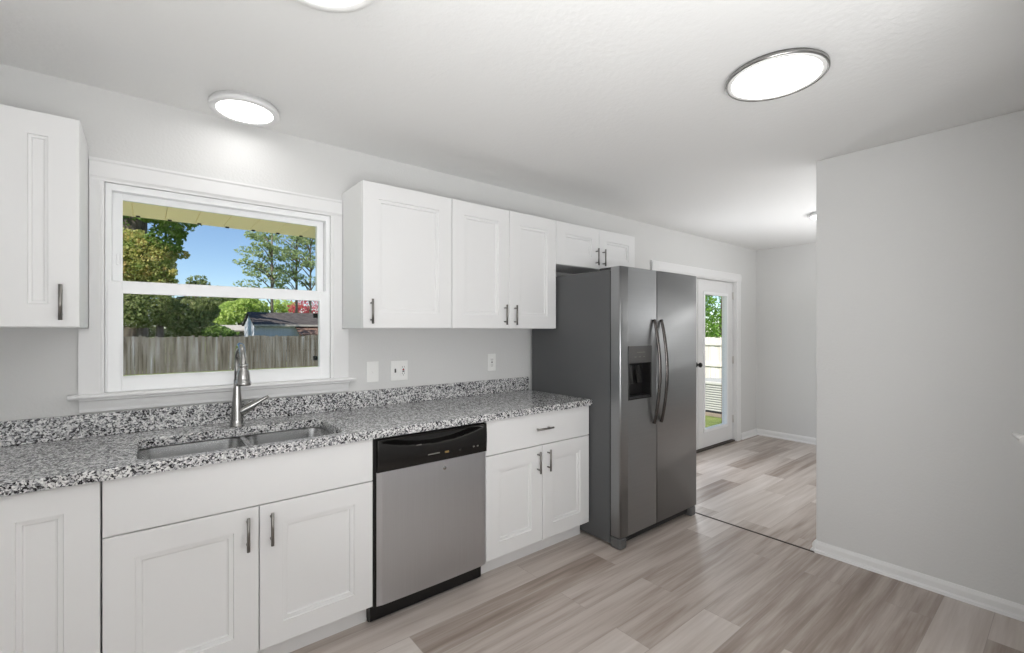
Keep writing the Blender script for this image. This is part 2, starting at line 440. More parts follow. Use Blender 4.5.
# ------------------------------------------------------------------ kitchen window (double hung)
W1 = Thing('window_1', (0.34, 0.0, WZ0), kind='structure')
def rect_frame(bm, x0, x1, z0, z1, wl, wr, wb, wt, y0, y1, bev=0.002):
    box(bm, x0, x0 + wl, y0, y1, z0, z1, bev); box(bm, x1 - wr, x1, y0, y1, z0, z1, bev)
    if wb: box(bm, x0 + wl - 0.001, x1 - wr + 0.001, y0 + 0.0005, y1 - 0.0005, z0, z0 + wb, bev)
    if wt: box(bm, x0 + wl - 0.001, x1 - wr + 0.001, y0 + 0.0005, y1 - 0.0005, z1 - wt, z1, bev)
# casing: a flat board with a bevelled inner edge, notched behind the cabinet on the right
bm = nb()
cs = [(-0.217, -0.0002), (-0.217, -0.017), (-0.150, -0.020), (-0.142, -0.014), (-0.136, -0.012), (-0.135, -0.0002)]
prism(bm, cs, 1.094, 1.375, 'Z')
prism(bm, [(max(a, -0.184), b) for a, b in cs], 1.375, 2.012, 'Z')
csr = [(0.912, -0.0002), (0.912, -0.017), (0.830, -0.020), (0.822, -0.014), (0.816, -0.012), (0.815, -0.0002)]
prism(bm, [(min(a, 0.912), b) for a, b in csr], 1.094, 1.375, 'Z')
prism(bm, [(min(a, 0.8765), b) for a, b in csr], 1.375, 2.012, 'Z')
prism(bm, [(-0.0002, 2.105), (-0.024, 2.105), (-0.024, 2.096), (-0.019, 2.090), (-0.019, 2.030), (-0.013, 2.020), (-0.011, 2.012), (-0.0002, 2.012)], -0.184, 0.8765, 'X')
W1.add('casing', bm, M['trim'])
# stool with a rounded nose and a cove apron below it
bm = nb()
nose = [(-0.048, 1.098)] + [(-0.048 - 0.009 * math.sin(t), 1.089 + 0.009 * math.cos(t)) for t in [PI * k / 8 for k in range(1, 8)]] + [(-0.048, 1.080)]
box(bm, WX0 + 0.002, WX1 - 0.002, 0.0002, 0.11, 1.0985 - 0.0188, 1.0983)
nose2 = [(-0.0003, 1.080), (-0.0003, 1.098)] + nose
prism(bm, nose2, -0.247, 0.945, 'X')
W1.add('stool', bm, M['trim'])
bm = nb()
ap = [(-0.0003, 1.0805), (-0.040, 1.0805), (-0.040, 1.072), (-0.030, 1.066), (-0.024, 1.050), (-0.017, 1.034), (-0.014, 1.020), (-0.0003, 1.016)]
prism(bm, ap, -0.214, 0.912, 'X')
W1.add('apron', bm, M['trim'])
# jamb liner and outer vinyl frame
bm = nb()
rect_frame(bm, WX0 + 0.001, WX1 - 0.001, WZ0 + 0.001, WZ1 - 0.001, 0.022, 0.022, 0.02, 0.03, 0.001, 0.125)
W1.add('window_frame', bm, M['vinyl'])
UX0, UX1 = -0.112, 0.790
bm = nb(); rect_frame(bm, UX0, UX1, 1.535, 1.982, 0.033, 0.033, 0.050, 0.026, 0.045, 0.078)
rect_frame(bm, UX0 + 0.027, UX1 - 0.027, 1.582, 1.960, 0.008, 0.008, 0.008, 0.008, 0.038, 0.05, 0)
us = W1.add('upper_sash', bm, M['vinyl'])
W1.add('glass', box(nb(), UX0 + 0.029, UX1 - 0.029, 0.060, 0.064, 1.58, 1.958), M['glass'], parent=us)
bm = nb(); rect_frame(bm, -0.128, 0.810, 1.0985, 1.585, 0.050, 0.050, 0.062, 0.050, -0.004, 0.040, 0.003)
rect_frame(bm, -0.080, 0.762, 1.160, 1.537, 0.006, 0.006, 0.006, 0.006, -0.008, 0.010, 0.001)
ls = W1.add('lower_sash', bm, M['vinyl'])
W1.add('glass', box(nb(), -0.08, 0.762, 0.022, 0.026, 1.158, 1.540), M['glass'], parent=ls)
for z in (1.452, 1.208):
    W1.add('screen_clip', box(nb(), 0.750, 0.775, 0.094, 0.102, z - 0.013, z + 0.013, 0.003), M['black_plastic'], label='small black screen clip', parent=ls)
for x in (-0.098,):
    W1.add('tilt_latch', box(nb(), x, x + 0.012, 0.036, 0.046, 1.66, 1.71, 0.002), M['vinyl'], parent=us)
# ------------------------------------------------------------------ patio double door
D1 = Thing('door_1', (4.83, 0.0, 0.0), kind='structure')
bm = nb()
def case_prof(x, s):      # s = +1 casing to the right of x
    return [(x, -0.0003), (x, -0.016), (x + s * 0.02, -0.022), (x + s * 0.08, -0.022), (x + s * 0.112, -0.014), (x + s * 0.112, -0.0003)]
prism(bm, case_prof(5.672, 1), 0.0, 1.962, 'Z'); prism(bm, case_prof(4.003, -1), 0.0, 1.962, 'Z')
prism(bm, [(-0.0003, 1.962), (-0.016, 1.962), (-0.022, 1.985), (-0.022, 2.035), (-0.014, 2.060), (-0.0003, 2.060)], 3.891, 5.784, 'X')
D1.add('casing', bm, M['trim'])
bm = nb()
box(bm, 5.668, 5.689, 0.0, 0.139, 0.0, DZ1 - 0.001); box(bm, 3.986, 4.007, 0.0, 0.139, 0.0, DZ1 - 0.001); box(bm, 4.007, 5.668, 0.0, 0.139, 1.952, DZ1 - 0.001)
D1.add('jamb', bm, M['trim'])
bm = nb(); box(bm, 4.008, 5.667, 0.002, 0.139, 0.0005, 0.018, 0.004)
D1.add('sill', bm, M['thresh'])
def leaf(x0, x1, hinge_right):
    bm = nb(); z0, z1, y0, y1 = 0.026, 1.948, 0.030, 0.074
    rect_frame(bm, x0, x1, z0, z1, 0.135, 0.155, 0.199, 0.165, y0, y1, 0.002)
    gx0, gx1, gz0, gz1 = x0 + 0.135, x1 - 0.155, z0 + 0.199, z1 - 0.165
    L = D1.add('door_leaf', bm, M['trim'])
    bm = nb(); rect_frame(bm, gx0 - 0.026, gx1 + 0.026, gz0 - 0.026, gz1 + 0.026, 0.032, 0.032, 0.032, 0.032, y0 - 0.010, y1 + 0.010, 0.003)
    D1.add('glazing_bead', bm, M['vinyl'], parent=L)
    D1.add('glass', box(nb(), gx0, gx1, 0.050, 0.054, gz0, gz1), M['glass'], parent=L)
    hx = x1 + 0.004 if hinge_right else x0 - 0.004
    for z in (0.275, 1.0, 1.79):
        bm = nb(); tube(bm, [(hx, 0.024, z - 0.045), (hx, 0.024, z + 0.045)], 0.008, 10); box(bm, hx - 0.02, hx + 0.012, 0.027, 0.0305, z - 0.045, z + 0.045)
        D1.add('hinge', bm, M['satin'], parent=L)
    return L
leaf(4.842, 5.657, True); lr = leaf(4.015, 4.830, False)
bm = nb(); lathe(bm, (4.800, 0.0295, 0.98), [(0.028, 0), (0.028, -0.006), (0.010, -0.010), (0.010, -0.03), (0.024, -0.038), (0.028, -0.052), (0.020, -0.064), (0.004, -0.067)], 20, 'Y')
D1.add('door_knob', bm, M['black_plastic'], label='dark door knob', parent=lr)

# closet door with the lever that reaches into the picture on the right
D2 = Thing('door_2', (2.315, -2.57, 0.0), kind='structure')
bm = nb()
for x0, x1 in ((1.895, 1.967), (2.663, 2.735)): box(bm, x0, x1, -2.5697, -2.5565, 0, 2.0375, 0.003)
box(bm, 1.895, 2.735, -2.5697, -2.5565, 2.038, 2.10, 0.003)
D2.add('casing', bm, M['trim'])
bm = nb(); box(bm, 1.970, 2.660, -2.62, -2.585, 0.008, 2.032, 0.002)
dl = D2.add('door_leaf', bm, M['trim'])
bm = nb(); lathe(bm, (2.035, -2.585, 1.040), [(0.030, 0.0002), (0.030, 0.006), (0.012, 0.010), (0.012, 0.036)], 20, 'Y')
tube(bm, [(2.028, -2.548, 1.043), (2.06, -2.543, 1.043), (2.10, -2.534, 1.040), (2.155, -2.522, 1.037)], [0.011, 0.011, 0.0095, 0.007], 12)
D2.add('door_lever', bm, M['satin'], label='pale satin door lever', parent=dl)

# ------------------------------------------------------------------ cabinets
def panel_front(bm, x0, x1, z0, z1, yf, stile=0.084, prof=0.022, t=0.02):
    """shaker door facing -y: flat frame, stepped bead, recessed field"""
    rings = [(0, t), (0, 0.002), (0.002, 0.0), (stile, 0.0), (stile + 0.0015, 0.0055), (stile + prof * 0.70, 0.0065), (stile + prof * 0.78, 0.0125), (stile + prof, 0.0135)]
    prev = None
    for ins, dep in rings:
        r = [bm.verts.new(p) for p in ((x0 + ins, yf + dep, z0 + ins), (x1 - ins, yf + dep, z0 + ins), (x1 - ins, yf + dep, z1 - ins), (x0 + ins, yf + dep, z1 - ins))]
        if prev:
            for k in range(4): bm.faces.new((prev[k], prev[(k + 1) % 4], r[(k + 1) % 4], r[k]))
        else: bm.faces.new(r)
        prev = r
    bm.faces.new(prev)
    return bm

def slab_front(bm, x0, x1, z0, z1, yf, t=0.02):
    return box(bm, x0, x1, yf, yf + t, z0, z1, 0.002)

def pull(bm, x, z, yf, length=0.129, horiz=False):
    yb = yf - 0.030; r = 0.006; h = length / 2; s = length * 0.34
    if horiz:
        tube(bm, [(x - h, yb, z), (x + h, yb, z)], r, 12)
        for k in (-1, 1): tube(bm, [(x + k * s, yf + 0.0005, z), (x + k * s, yb, z)], 0.0045, 10)
    else:
        tube(bm, [(x, yb, z - h), (x, yb, z + h)], r, 12)
        for k in (-1, 1): tube(bm, [(x, yf + 0.0005, z + k * s), (x, yb, z + k * s)], 0.0045, 10)
    return bm

def cabinet(name, x0, x1, y_face, z0, z1, label, cat, group, doors, drawers=(), kick=False, filler=None, open_top=False):
    """doors: (x0, x1, z0, z1, handle x, handle z, stile, prof); drawers: (x0, x1, z0, z1, has_pull)"""
    zb = 0.0 if kick else z0
    T = Thing(name, ((x0 + x1) / 2, y_face / 2, zb), label, cat, group)
    bm = nb()
    if open_top:
        a, b, c, d = x0 + 0.0005, x1 - 0.0005, y_face + 0.0215, -0.0015
        for q in ((a, a + 0.018, c, d, z0, z1), (b - 0.018, b, c, d, z0, z1), (a + 0.018, b - 0.018, d - 0.012, d, z0, z1),
                  (a + 0.018, b - 0.018, c, d - 0.012, z0, z0 + 0.018), (a + 0.018, b - 0.018, c, c + 0.018, z0 + 0.018, z1 - 0.012)): box(bm, *q)
    else: box(bm, x0 + 0.0005, x1 - 0.0005, y_face + 0.0215, -0.0015, z0, z1, 0.001, 1)
    T.add('cabinet_box', bm, M['cab_in'])
    if kick:
        bm = nb(); box(bm, x0 + 0.0005, x1 - 0.0005, -0.548, -0.53, 0.0, z0 + 0.001)
        T.add('toe_kick', bm, M['cab'])
    for (a, b, c, d, hx, hz, st, pr) in doors:
        bm = nb(); panel_front(bm, a, b, c, d, y_face, st, pr)
        D = T.add('door', bm, M['cab'])
        if hx is not None: T.add('handle', pull(nb(), hx, hz, y_face), M['pull'], label='brushed nickel bar handle', parent=D)
    for (a, b, c, d, hp) in drawers:
        bm = nb(); slab_front(bm, a, b, c, d, y_face)
        D = T.add('drawer' if hp else 'false_drawer_front', bm, M['cab'])
        if hp: T.add('handle', pull(nb(), (a + b) / 2, (c + d) / 2 + 0.003, y_face, 0.13, True), M['pull'], label='brushed nickel bar handle', parent=D)
    if filler:
        T.add('filler_panel', slab_front(nb(), *filler, y_face), M['cab'])
    return T
g = 0.0018
ST, PR = 0.084, 0.024
GB, GU = 'white base cabinets under the granite counter', 'white wall cabinets'
cabinet('base_cabinet', XL + 0.002, -0.1125, BF, 0.105, CB - 0.0005, 'white base cabinet with one narrow panelled door left of the sink cabinet', 'cabinet', GB,
        [(-0.392, -0.1125 - g, 0.108, 0.872, None, None, 0.086, 0.020)], kick=True, filler=(XL + 0.004, -0.394, 0.108, 0.872))
cabinet('base_cabinet', -0.1105, 0.8115, BF, 0.105, CB - 0.0005, 'wide white base cabinet with a pair of panelled doors below the sink', 'cabinet', GB,
        [(-0.1105 + g, 0.3505 - g, 0.108, 0.678, 0.309, 0.585, ST, PR), (0.3505 + g, 0.8115 - g, 0.108, 0.678, 0.392, 0.585, ST, PR)],
        [(-0.1105 + g, 0.8115 - g, 0.683, 0.872, False)], kick=True, open_top=True)
cabinet('base_cabinet', 1.444, 2.277, BF, 0.105, CB - 0.0005, 'white base cabinet with one drawer over two doors, between dishwasher and refrigerator', 'cabinet', GB,
        [(1.444 + g, 1.861 - g, 0.108, 0.678, 1.820, 0.585, ST, PR), (1.861 + g, 2.277 - g, 0.108, 0.678, 1.902, 0.585, ST, PR)],
        [(1.444 + g, 2.277 - g, 0.683, 0.872, True)], kick=True)
UB, UT = 1.3785, 2.1487
cabinet('upper_cabinet', XL + 0.002, -0.1863, UF, UB, UT, 'white wall cabinet with a narrow panelled door left of the window', 'cabinet', GU,
        [(-0.404, -0.1863 - g, UB + 0.002, UT - 0.002, -0.236, 1.470, 0.082, 0.014)], filler=(XL + 0.004, -0.406, UB + 0.002, UT - 0.002))
cabinet('upper_cabinet', 0.8785, 1.4145, UF, UB, UT, 'white single door wall cabinet directly right of the window', 'cabinet', GU,
        [(0.8785 + g, 1.4145 - g, UB + 0.002, UT - 0.002, 0.921, 1.467, ST, PR)])
cabinet('upper_cabinet', 1.4155, 2.2725, UF, UB, UT, 'white wall cabinet with two tall doors and handles meeting in the middle', 'cabinet', GU,
        [(1.4155 + g, 1.8485 - g, UB + 0.002, UT - 0.002, 1.807, 1.467, ST, PR), (1.8485 + g, 2.2725 - g, UB + 0.002, UT - 0.002, 1.890, 1.467, ST, PR)])
cabinet('upper_cabinet', 2.2735, 3.1895, UF, 1.8373, UT, 'short white two door wall cabinet above the refrigerator', 'cabinet', GU,
        [(2.2735 + g, 2.735 - g, 1.8393, UT - 0.002, 2.697, 1.928, ST, PR), (2.735 + g, 3.1895 - g, 1.8393, UT - 0.002, 2.777, 1.928, ST, PR)])

# ------------------------------------------------------------------ countertop with backsplash and sink cut-out
CX0, CX1, CYF = XL + 0.002, 2.282, -0.652
SX0, SX1, SY0, SY1 = -0.022, 0.702, -0.600, -0.205
def rrect(x0, x1, y0, y1, r, n=8):
    out = []
    for cx, cy, a0 in ((x1 - r, y1 - r, 0), (x0 + r, y1 - r, PI / 2), (x0 + r, y0 + r, PI), (x1 - r, y0 + r, 1.5 * PI)):
        for k in range(n + 1):
            t = a0 + PI / 2 * k / n
            out.append((cx + r * math.cos(t), cy + r * math.sin(t)))
    return out
def holed_slab(bm, outer, hole, z0, z1, ease=0.004):
    def loop(pts, z): return [bm.verts.new((x, y, z)) for x, y in pts]
    def inset(pts, d, sgn):
        n = len(pts); out = []
        for i in range(n):
            a, b, c = Vector(pts[i - 1]), Vector(pts[i]), Vector(pts[(i + 1) % n])
            e = ((b - a).normalized() + (c - b).normalized()).normalized(); nrm = Vector((-e.y, e.x)) * sgn
            out.append(tuple(b + nrm * d * (1.414 if len(pts) == 4 else 1)))
        return out
    o_top, o_mid, o_bot = loop(inset(outer, ease, 1), z1), loop(outer, z1 - ease), loop(outer, z0)
    h_top, h_mid, h_bot = loop(inset(hole, ease, -1), z1), loop(hole, z1 - ease), loop(hole, z0)
    for A in ((o_top, o_mid, o_bot), (h_top, h_mid, h_bot)):
        for p, q in zip(A, A[1:]):
            k = len(p)
            for i in range(k): bm.faces.new((p[i], p[(i + 1) % k], q[(i + 1) % k], q[i]))
    def es(l): return [bm.edges.get((l[i], l[(i + 1) % len(l)])) for i in range(len(l))]
    bmesh.ops.triangle_fill(bm, edges=es(o_top) + es(h_top), use_beauty=True)
    bmesh.ops.triangle_fill(bm, edges=es(o_bot) + es(h_bot), use_beauty=True)
CTOP = Thing('countertop', ((CX0 + CX1) / 2, -0.33, CB), 'speckled grey granite countertop with low backsplash along the window wall', 'countertop')
bm = nb(); holed_slab(bm, [(CX0, CYF), (CX1, CYF), (CX1, -0.0015), (CX0, -0.0015)], rrect(SX0, SX1, SY0, SY1, 0.062), CB, CT)
CTOP.add('slab', bm, M['granite'])
bm = nb(); box(bm, CX0, CX1, -0.0205, -0.0015, CT + 0.0003, 1.0125, 0.002)
CTOP.add('backsplash', bm, M['granite'])

# ------------------------------------------------------------------ sink: two steel bowls
S = Thing('sink', (0.34, -0.40, CB - 0.20), 'double bowl stainless steel sink set under the granite counter', 'sink')
def bowl(x0, x1, y0, y1, depth, ztop):
    bm = nb(); loops = []
    prof = [(0.0, 0), (0.0, -0.004), (0.004, -0.03), (0.010, -depth + 0.03), (0.022, -depth + 0.008), (0.05, -depth)]
    for ins, dz in prof:
        loops.append([bm.verts.new((x, y, ztop + dz)) for x, y in rrect(x0 + ins, x1 - ins, y0 + ins, y1 - ins, 0.062 - ins * 0.2)])
    for p, q in zip(loops, loops[1:]):
        k = len(p)
        for i in range(k):
            f = bm.faces.new((p[i], p[(i + 1) % k], q[(i + 1) % k], q[i])); f.smooth = True
    bm.faces.new(loops[-1])
    return bm
def rim_ring(bm, x0, x1, y0, y1, z, wout):
    a = [bm.verts.new((x, y, z)) for x, y in rrect(x0, x1, y0, y1, 0.062)]
    b = [bm.verts.new((x, y, z)) for x, y in rrect(x0 - wout, x1 + wout, y0 - wout, y1 + wout, 0.062 + wout)]
    k = len(a)
    for i in range(k): bm.faces.new((a[i], a[(i + 1) % k], b[(i + 1) % k], b[i]))
zt = CB - 0.0006
for (a, b) in ((SX0 - 0.004, 0.341), (0.365, SX1 + 0.004)):
    bm = bowl(a, b, SY0 - 0.004, SY1 + 0.004, 0.19, zt - 0.004)
    bo = S.add('bowl', bm, M['sink'])
    bm = nb(); lathe(bm, ((a + b) / 2, -0.36, zt - 0.1935), [(0.002, 0.0025), (0.030, 0.0025), (0.042, 0.004), (0.045, 0.0005)], 28)
    S.add('drain', bm, M['nickel'], parent=bo)
bm = nb()
# low saddle between the bowls, rounded on top
prism(bm, [(0.3405, zt - 0.006)] + [(0.353 - 0.0125 * math.cos(t), zt - 0.006 + 0.006 * math.sin(t)) for t in [PI * k / 8 for k in range(1, 8)]] + [(0.3655, zt - 0.006), (0.3655, zt - 0.03), (0.3405, zt - 0.03)], SY0 + 0.01, SY1 - 0.01, 'Y')
S.add('divider', bm, M['sink'])

# ------------------------------------------------------------------ faucet
FX, FY = 0.341, -0.147
FA = Thing('faucet', (FX, FY, CT), 'brushed nickel gooseneck pull-down faucet behind the sink', 'faucet')
bm = nb(); lathe(bm, (FX, FY, CT), [(0.030, 0.0), (0.030, 0.004), (0.0275, 0.008), (0.0255, 0.03), (0.0235, 0.075), (0.021, 0.11), (0.0165, 0.16), (0.0145, 0.20), (0.0135, 0.22)], 32)
FA.add('body', bm, M['nickel'])
R_ = 0.088; zc = 1.312 - 0.013 - R_
pts = [(FX, FY, CT + 0.215)] + [(FX, FY, zc - 0.03)] + [(FX, FY - R_ + R_ * math.cos(t), zc + R_ * math.sin(t)) for t in [PI * k / 20 for k in range(21)]] + [(FX, FY - 2 * R_ - 0.001, zc - 0.012)]
bm = nb(); tube(bm, pts, 0.0125, 18)
FA.add('spout', bm, M['nickel'])
hx, hy, hz = FX, FY - 2 * R_ - 0.001, zc - 0.008
bm = nb(); lathe(bm, (hx, hy, hz), [(0.0130, 0.016), (0.0175, 0.014), (0.0175, 0.004), (0.0160, 0.002), (0.0180, -0.006), (0.0235, -0.024), (0.0262, -0.044), (0.0270, -0.060), (0.0305, -0.066), (0.0308, -0.076), (0.0280, -0.080), (0.0240, -0.0785)], 28)
hd = FA.add('spray_head', bm, M['nickel'])
bm = nb(); lathe(bm, (hx, hy, hz - 0.0785), [(0.001, -0.001), (0.024, -0.001), (0.024, 0.001), (0.001, 0.001)], 24)
FA.add('spray_face', bm, M['black_plastic'], parent=hd)
bm = nb(); d = Vector((0.84, -0.22, 0.50)).normalized(); p0 = Vector((FX + 0.004, FY, CT + 0.060))
tube(bm, [p0, p0 + d * 0.022, p0 + d * 0.05, p0 + d * 0.080, p0 + d * 0.105, p0 + d * 0.13, p0 + d * 0.148], [0.020, 0.021, 0.0195, 0.0155, 0.0095, 0.0085, 0.006], 18)
FA.add('lever', bm, M['nickel'])

# ------------------------------------------------------------------ dishwasher
DW = Thing('dishwasher', (1.13, -0.32, 0), 'stainless steel dishwasher with black control panel', 'dishwasher')
dx0, dx1 = 0.8275, 1.4405
bm = nb(); box(bm, 0.8135, 1.4425, -0.585, -0.02, 0.012, CB - 0.003, 0.002)
for a, b in ((0.8135, 0.8275),): box(bm, a, b, -0.628, -0.585, 0.10, CB - 0.004)
box(bm, dx0, dx1, -0.622, -0.585, 0.866, CB - 0.004)
for x in (0.86, 1.40):
    for y in (-0.5, -0.06): tube(bm, [(x, y, 0.0), (x, y, 0.02)], 0.015, 10)
DW.add('tub', bm, M['black_plastic'])
bm = nb(); pf = [(dx0 + 0.001, -0.590), (dx0 + 0.001, -0.628)]
for k in range(25):
    t = k / 24; e = min(1, min(t, 1 - t) / 0.012); pf.append((dx0 + 0.001 + (dx1 - dx0 - 0.002) * t, -0.6285 - 0.0055 * e ** 0.5 - 0.0045 * math.sin(PI * t)))
pf += [(dx1 - 0.001, -0.628), (dx1 - 0.001, -0.590)]
prism(bm, pf, 0.100, 0.7125, 'Z')
for f in bm.faces:
    if len(f.verts) == 4 and abs(f.normal.y) > 0.9: f.smooth = True
dd = DW.add('door', bm, M['steel_dw'])
bm = nb(); lathe(bm, (1.182, -0.6383, 0.672), [(0.001, -0.0012), (0.0085, -0.0012), (0.010, 0.0002)], 20, 'Y')
DW.add('badge', bm, M['nickel'], parent=dd)
# control panel: a gently bowed face with a pocket handle under a curved brow
bm = nb(); nx, nz = 60, 24; pz0, pz1 = 0.7145, 0.8650
def pdepth(u, v):
    y = -0.640 - 0.004 * math.sin(PI * v)
    t = (u - 0.5) / 0.46
    if abs(t) < 1:
        lo = 0.88 - 0.26 * (1 - t * t)
        hi = 0.93
        if lo < v < hi:
            k = min(1, (v - lo) / 0.10, (1 - abs(t)) / 0.06)
            y += 0.034 * max(0, k) ** 0.6
    return y
gr = [[bm.verts.new((dx0 + (dx1 - dx0) * i / nx, pdepth(i / nx, j / nz), pz0 + (pz1 - pz0) * j / nz)) for i in range(nx + 1)] for j in range(nz + 1)]
for j in range(nz):
    for i in range(nx):
        f = bm.faces.new((gr[j][i], gr[j][i + 1], gr[j + 1][i + 1], gr[j + 1][i])); f.smooth = True
bk = [bm.verts.new(p) for p in ((dx0, -0.59, pz0), (dx1, -0.59, pz0), (dx1, -0.59, pz1), (dx0, -0.59, pz1))]
bm.faces.new(bk)
bm.faces.new([v for v in gr[0]] + [bk[1], bk[0]]); bm.faces.new([v for v in gr[-1]] + [bk[2], bk[3]])
bm.faces.new([r[0] for r in gr] + [bk[3], bk[0]]); bm.faces.new([r[-1] for r in gr] + [bk[2], bk[1]])
cp = DW.add('control_panel', bm, M['black_gloss'])
def pad(x0, x1, z0, z1): return box(nb(), x0, x1, -0.6452, -0.640, z0, z1, 0.0008, 1)
DW.add('button', pad(1.085, 1.150, 0.7535, 0.7585), M['print'], label='pale printed line', parent=cp)
DW.add('button', pad(1.180, 1.202, 0.7485, 0.7585), M['amber'], label='small amber mark', parent=cp)
DW.add('button', pad(1.262, 1.276, 0.7475, 0.755), M['dark_hole'], parent=cp)
for x in (1.350, 1.375): DW.add('button', pad(x, x + 0.010, 0.7505, 0.7575), M['print'], parent=cp)
DW.add('latch', box(nb(), 1.01, 1.052, -0.640, -0.612, 0.808, 0.8125, 0.001), M['print'], parent=cp)
bm = nb(); box(bm, 0.8145, 1.4415, -0.562, -0.545, 0.0, 0.098, 0.002)
DW.add('toe_kick', bm, M['black_plastic'])

# ------------------------------------------------------------------ refrigerator
FR = Thing('refrigerator', (2.7365, -0.43, 0), 'grey stainless steel side-by-side refrigerator with ice and water dispenser', 'refrigerator')
rx0, rx1, FF = 2.2865, 3.1855, -0.8766
bm = nb(); box(bm, rx0 + 0.002, rx1 - 0.002, -0.790, -0.045, 0.02, 1.752, 0.006, 2)
FR.add('cabinet_body', bm, M['fridge_side'])
bm = nb(); box(bm, rx0 + 0.008, rx1 - 0.008, -0.803, -0.789, 0.075, 1.745)
FR.add('door_seal', bm, M['black_plastic'])
DZ0, DZT, GAPX = 0.078, 1.7665, 2.674
def fdoor(x0, x1, rl, rr, hole=None):
    bm = nb(); yb = -0.802
    xs = [(x0, yb), (x0, FF + rl)]
    xs += [(x0 + rl - rl * math.cos(t), FF + rl - rl * math.sin(t)) for t in [PI / 2 * k / 8 for k in range(1, 9)]]
    if hole: xs += [(hole[0], FF), (hole[1], FF)]
    xs += [(x1 - rr + rr * math.sin(t), FF + rr - rr * math.cos(t)) for t in [PI / 2 * k / 8 for k in range(0, 9)]]
    xs += [(x1, yb)]
    zs = [DZ0] + ([hole[2], hole[3]] if hole else []) + [DZT]
    G = [[bm.verts.new((x, y, z)) for x, y in xs] for z in zs]
    k = len(xs)
    for j in range(len(zs) - 1):
        for i in range(k):
            a, b = i, (i + 1) % k
            if hole and j == 1 and abs(xs[a][0] - hole[0]) < 1e-6 and abs(xs[b][0] - hole[1]) < 1e-6: continue
            f = bm.faces.new((G[j][a], G[j][b], G[j + 1][b], G[j + 1][a]))
            f.smooth = 2 <= i < 10 or (i > k - 11 and i < k - 2)
    bm.faces.new(G[0]); bm.faces.new(G[-1])
    return bm
HO = (2.362, 2.608, 0.926, 1.268)
ld = FR.add('freezer_door', fdoor(rx0, GAPX - 0.002, 0.012, 0.005, HO), M['steel_fr'])
rd = FR.add('fridge_door', fdoor(GAPX + 0.002, rx1, 0.005, 0.012), M['steel_fr'])
# dispenser: bezel, control face above, deep niche below
bm = nb(); h0, h1, h2, h3 = HO
zm = 1.158
yN = -0.812
for x0, x1, z0, z1 in ((h0, h0 + 0.010, h2, h3), (h1 - 0.010, h1, h2, h3), (h0, h1, h2, h2 + 0.010)):
    box(bm, x0, x1, FF - 0.004, yN, z0, z1, 0.001, 1)
box(bm, h0, h1, yN - 0.004, yN, h2, h3)
dsp = FR.add('dispenser_niche', bm, M['black_plastic'], parent=ld)
bm = nb()
prism(bm, [(FF - 0.004, zm), (FF - 0.006, h3 - 0.004), (FF - 0.003, h3), (yN + 0.0, h3), (yN, zm)], h0 + 0.0005, h1 - 0.0005, 'X')
FR.add('dispenser_panel', bm, M['disp'], label='grey dispenser control face', parent=ld)
bm = nb()
for cxp in (h0 + 0.075, h1 - 0.085):
    prism(bm, [(yN - 0.002, zm - 0.02), (yN - 0.020, zm - 0.02), (yN - 0.030, zm - 0.10), (yN - 0.034, zm - 0.135), (yN - 0.024, zm - 0.135), (yN - 0.002, zm - 0.05)], cxp - 0.022, cxp + 0.022, 'X')
FR.add('dispenser_paddles', bm, M['black_gloss'], label='dark glossy dispenser paddles', parent=ld)
bm = nb(); box(bm, h0 + 0.012, h1 - 0.012, FF + 0.002, yN - 0.004, h2 + 0.010, h2 + 0.018, 0.001, 1)
FR.add('drip_tray', bm, M['fridge_black'], parent=ld)
bm = nb(); box(bm, h0 + 0.085, h1 - 0.075, FF - 0.0068, FF - 0.004, 1.224, 1.228); 
for k in range(3): box(bm, h0 + 0.06 + k * 0.045, h0 + 0.078 + k * 0.045, FF - 0.0062, FF - 0.004, 1.195, 1.200)
FR.add('control_marks', bm, M['print'], parent=ld)
def fhandle(x):
    bm = nb(); z0, z1 = 0.752, 1.436; pts = []
    for k in range(25):
        t = k / 24; pts.append((x, FF - 0.008 - 0.043 * math.sin(PI * t) ** 0.9, z0 + (z1 - z0) * t))
    tube(bm, [(x, FF + 0.001, z0 + 0.004)] + pts + [(x, FF + 0.001, z1 - 0.004)], 0.0125, 14, flat=0.72)
    return bm
FR.add('handle', fhandle(2.634), M['handle_dark'], label='dark bowed metal handle', parent=ld)
FR.add('handle', fhandle(2.716), M['handle_dark'], label='dark bowed metal handle', parent=rd)
bm = nb(); box(bm, rx0 + 0.045, rx1 - 0.045, -0.835, -0.79, 0.018, 0.070, 0.003)
for k in range(3): box(bm, rx0 + 0.06, rx1 - 0.06, -0.838, -0.834, 0.028 + k * 0.013, 0.033 + k * 0.013)
FR.add('base_grille', bm, M['fridge_black'])
for x in (rx0 + 0.002, rx1 - 0.072):
    bm = nb(); box(bm, x, x + 0.070, -0.872, -0.79, 0.0, 0.070, 0.014, 3)
    FR.add('front_foot', bm, M['foot_grey'])
for x in (rx0 + 0.05, rx1 - 0.09):
    bm = nb(); tube(bm, [(x, -0.12, 0.02), (x + 0.04, -0.12, 0.02)], 0.02, 14)
    FR.add('roller', bm, M['black_plastic'])
for x in (rx0 + 0.010, rx1 - 0.080):
    bm = nb(); box(bm, x, x + 0.07, -0.800, -0.70, 1.751, 1.768, 0.004)
    FR.add('hinge_cover', bm, M['fridge_black'])

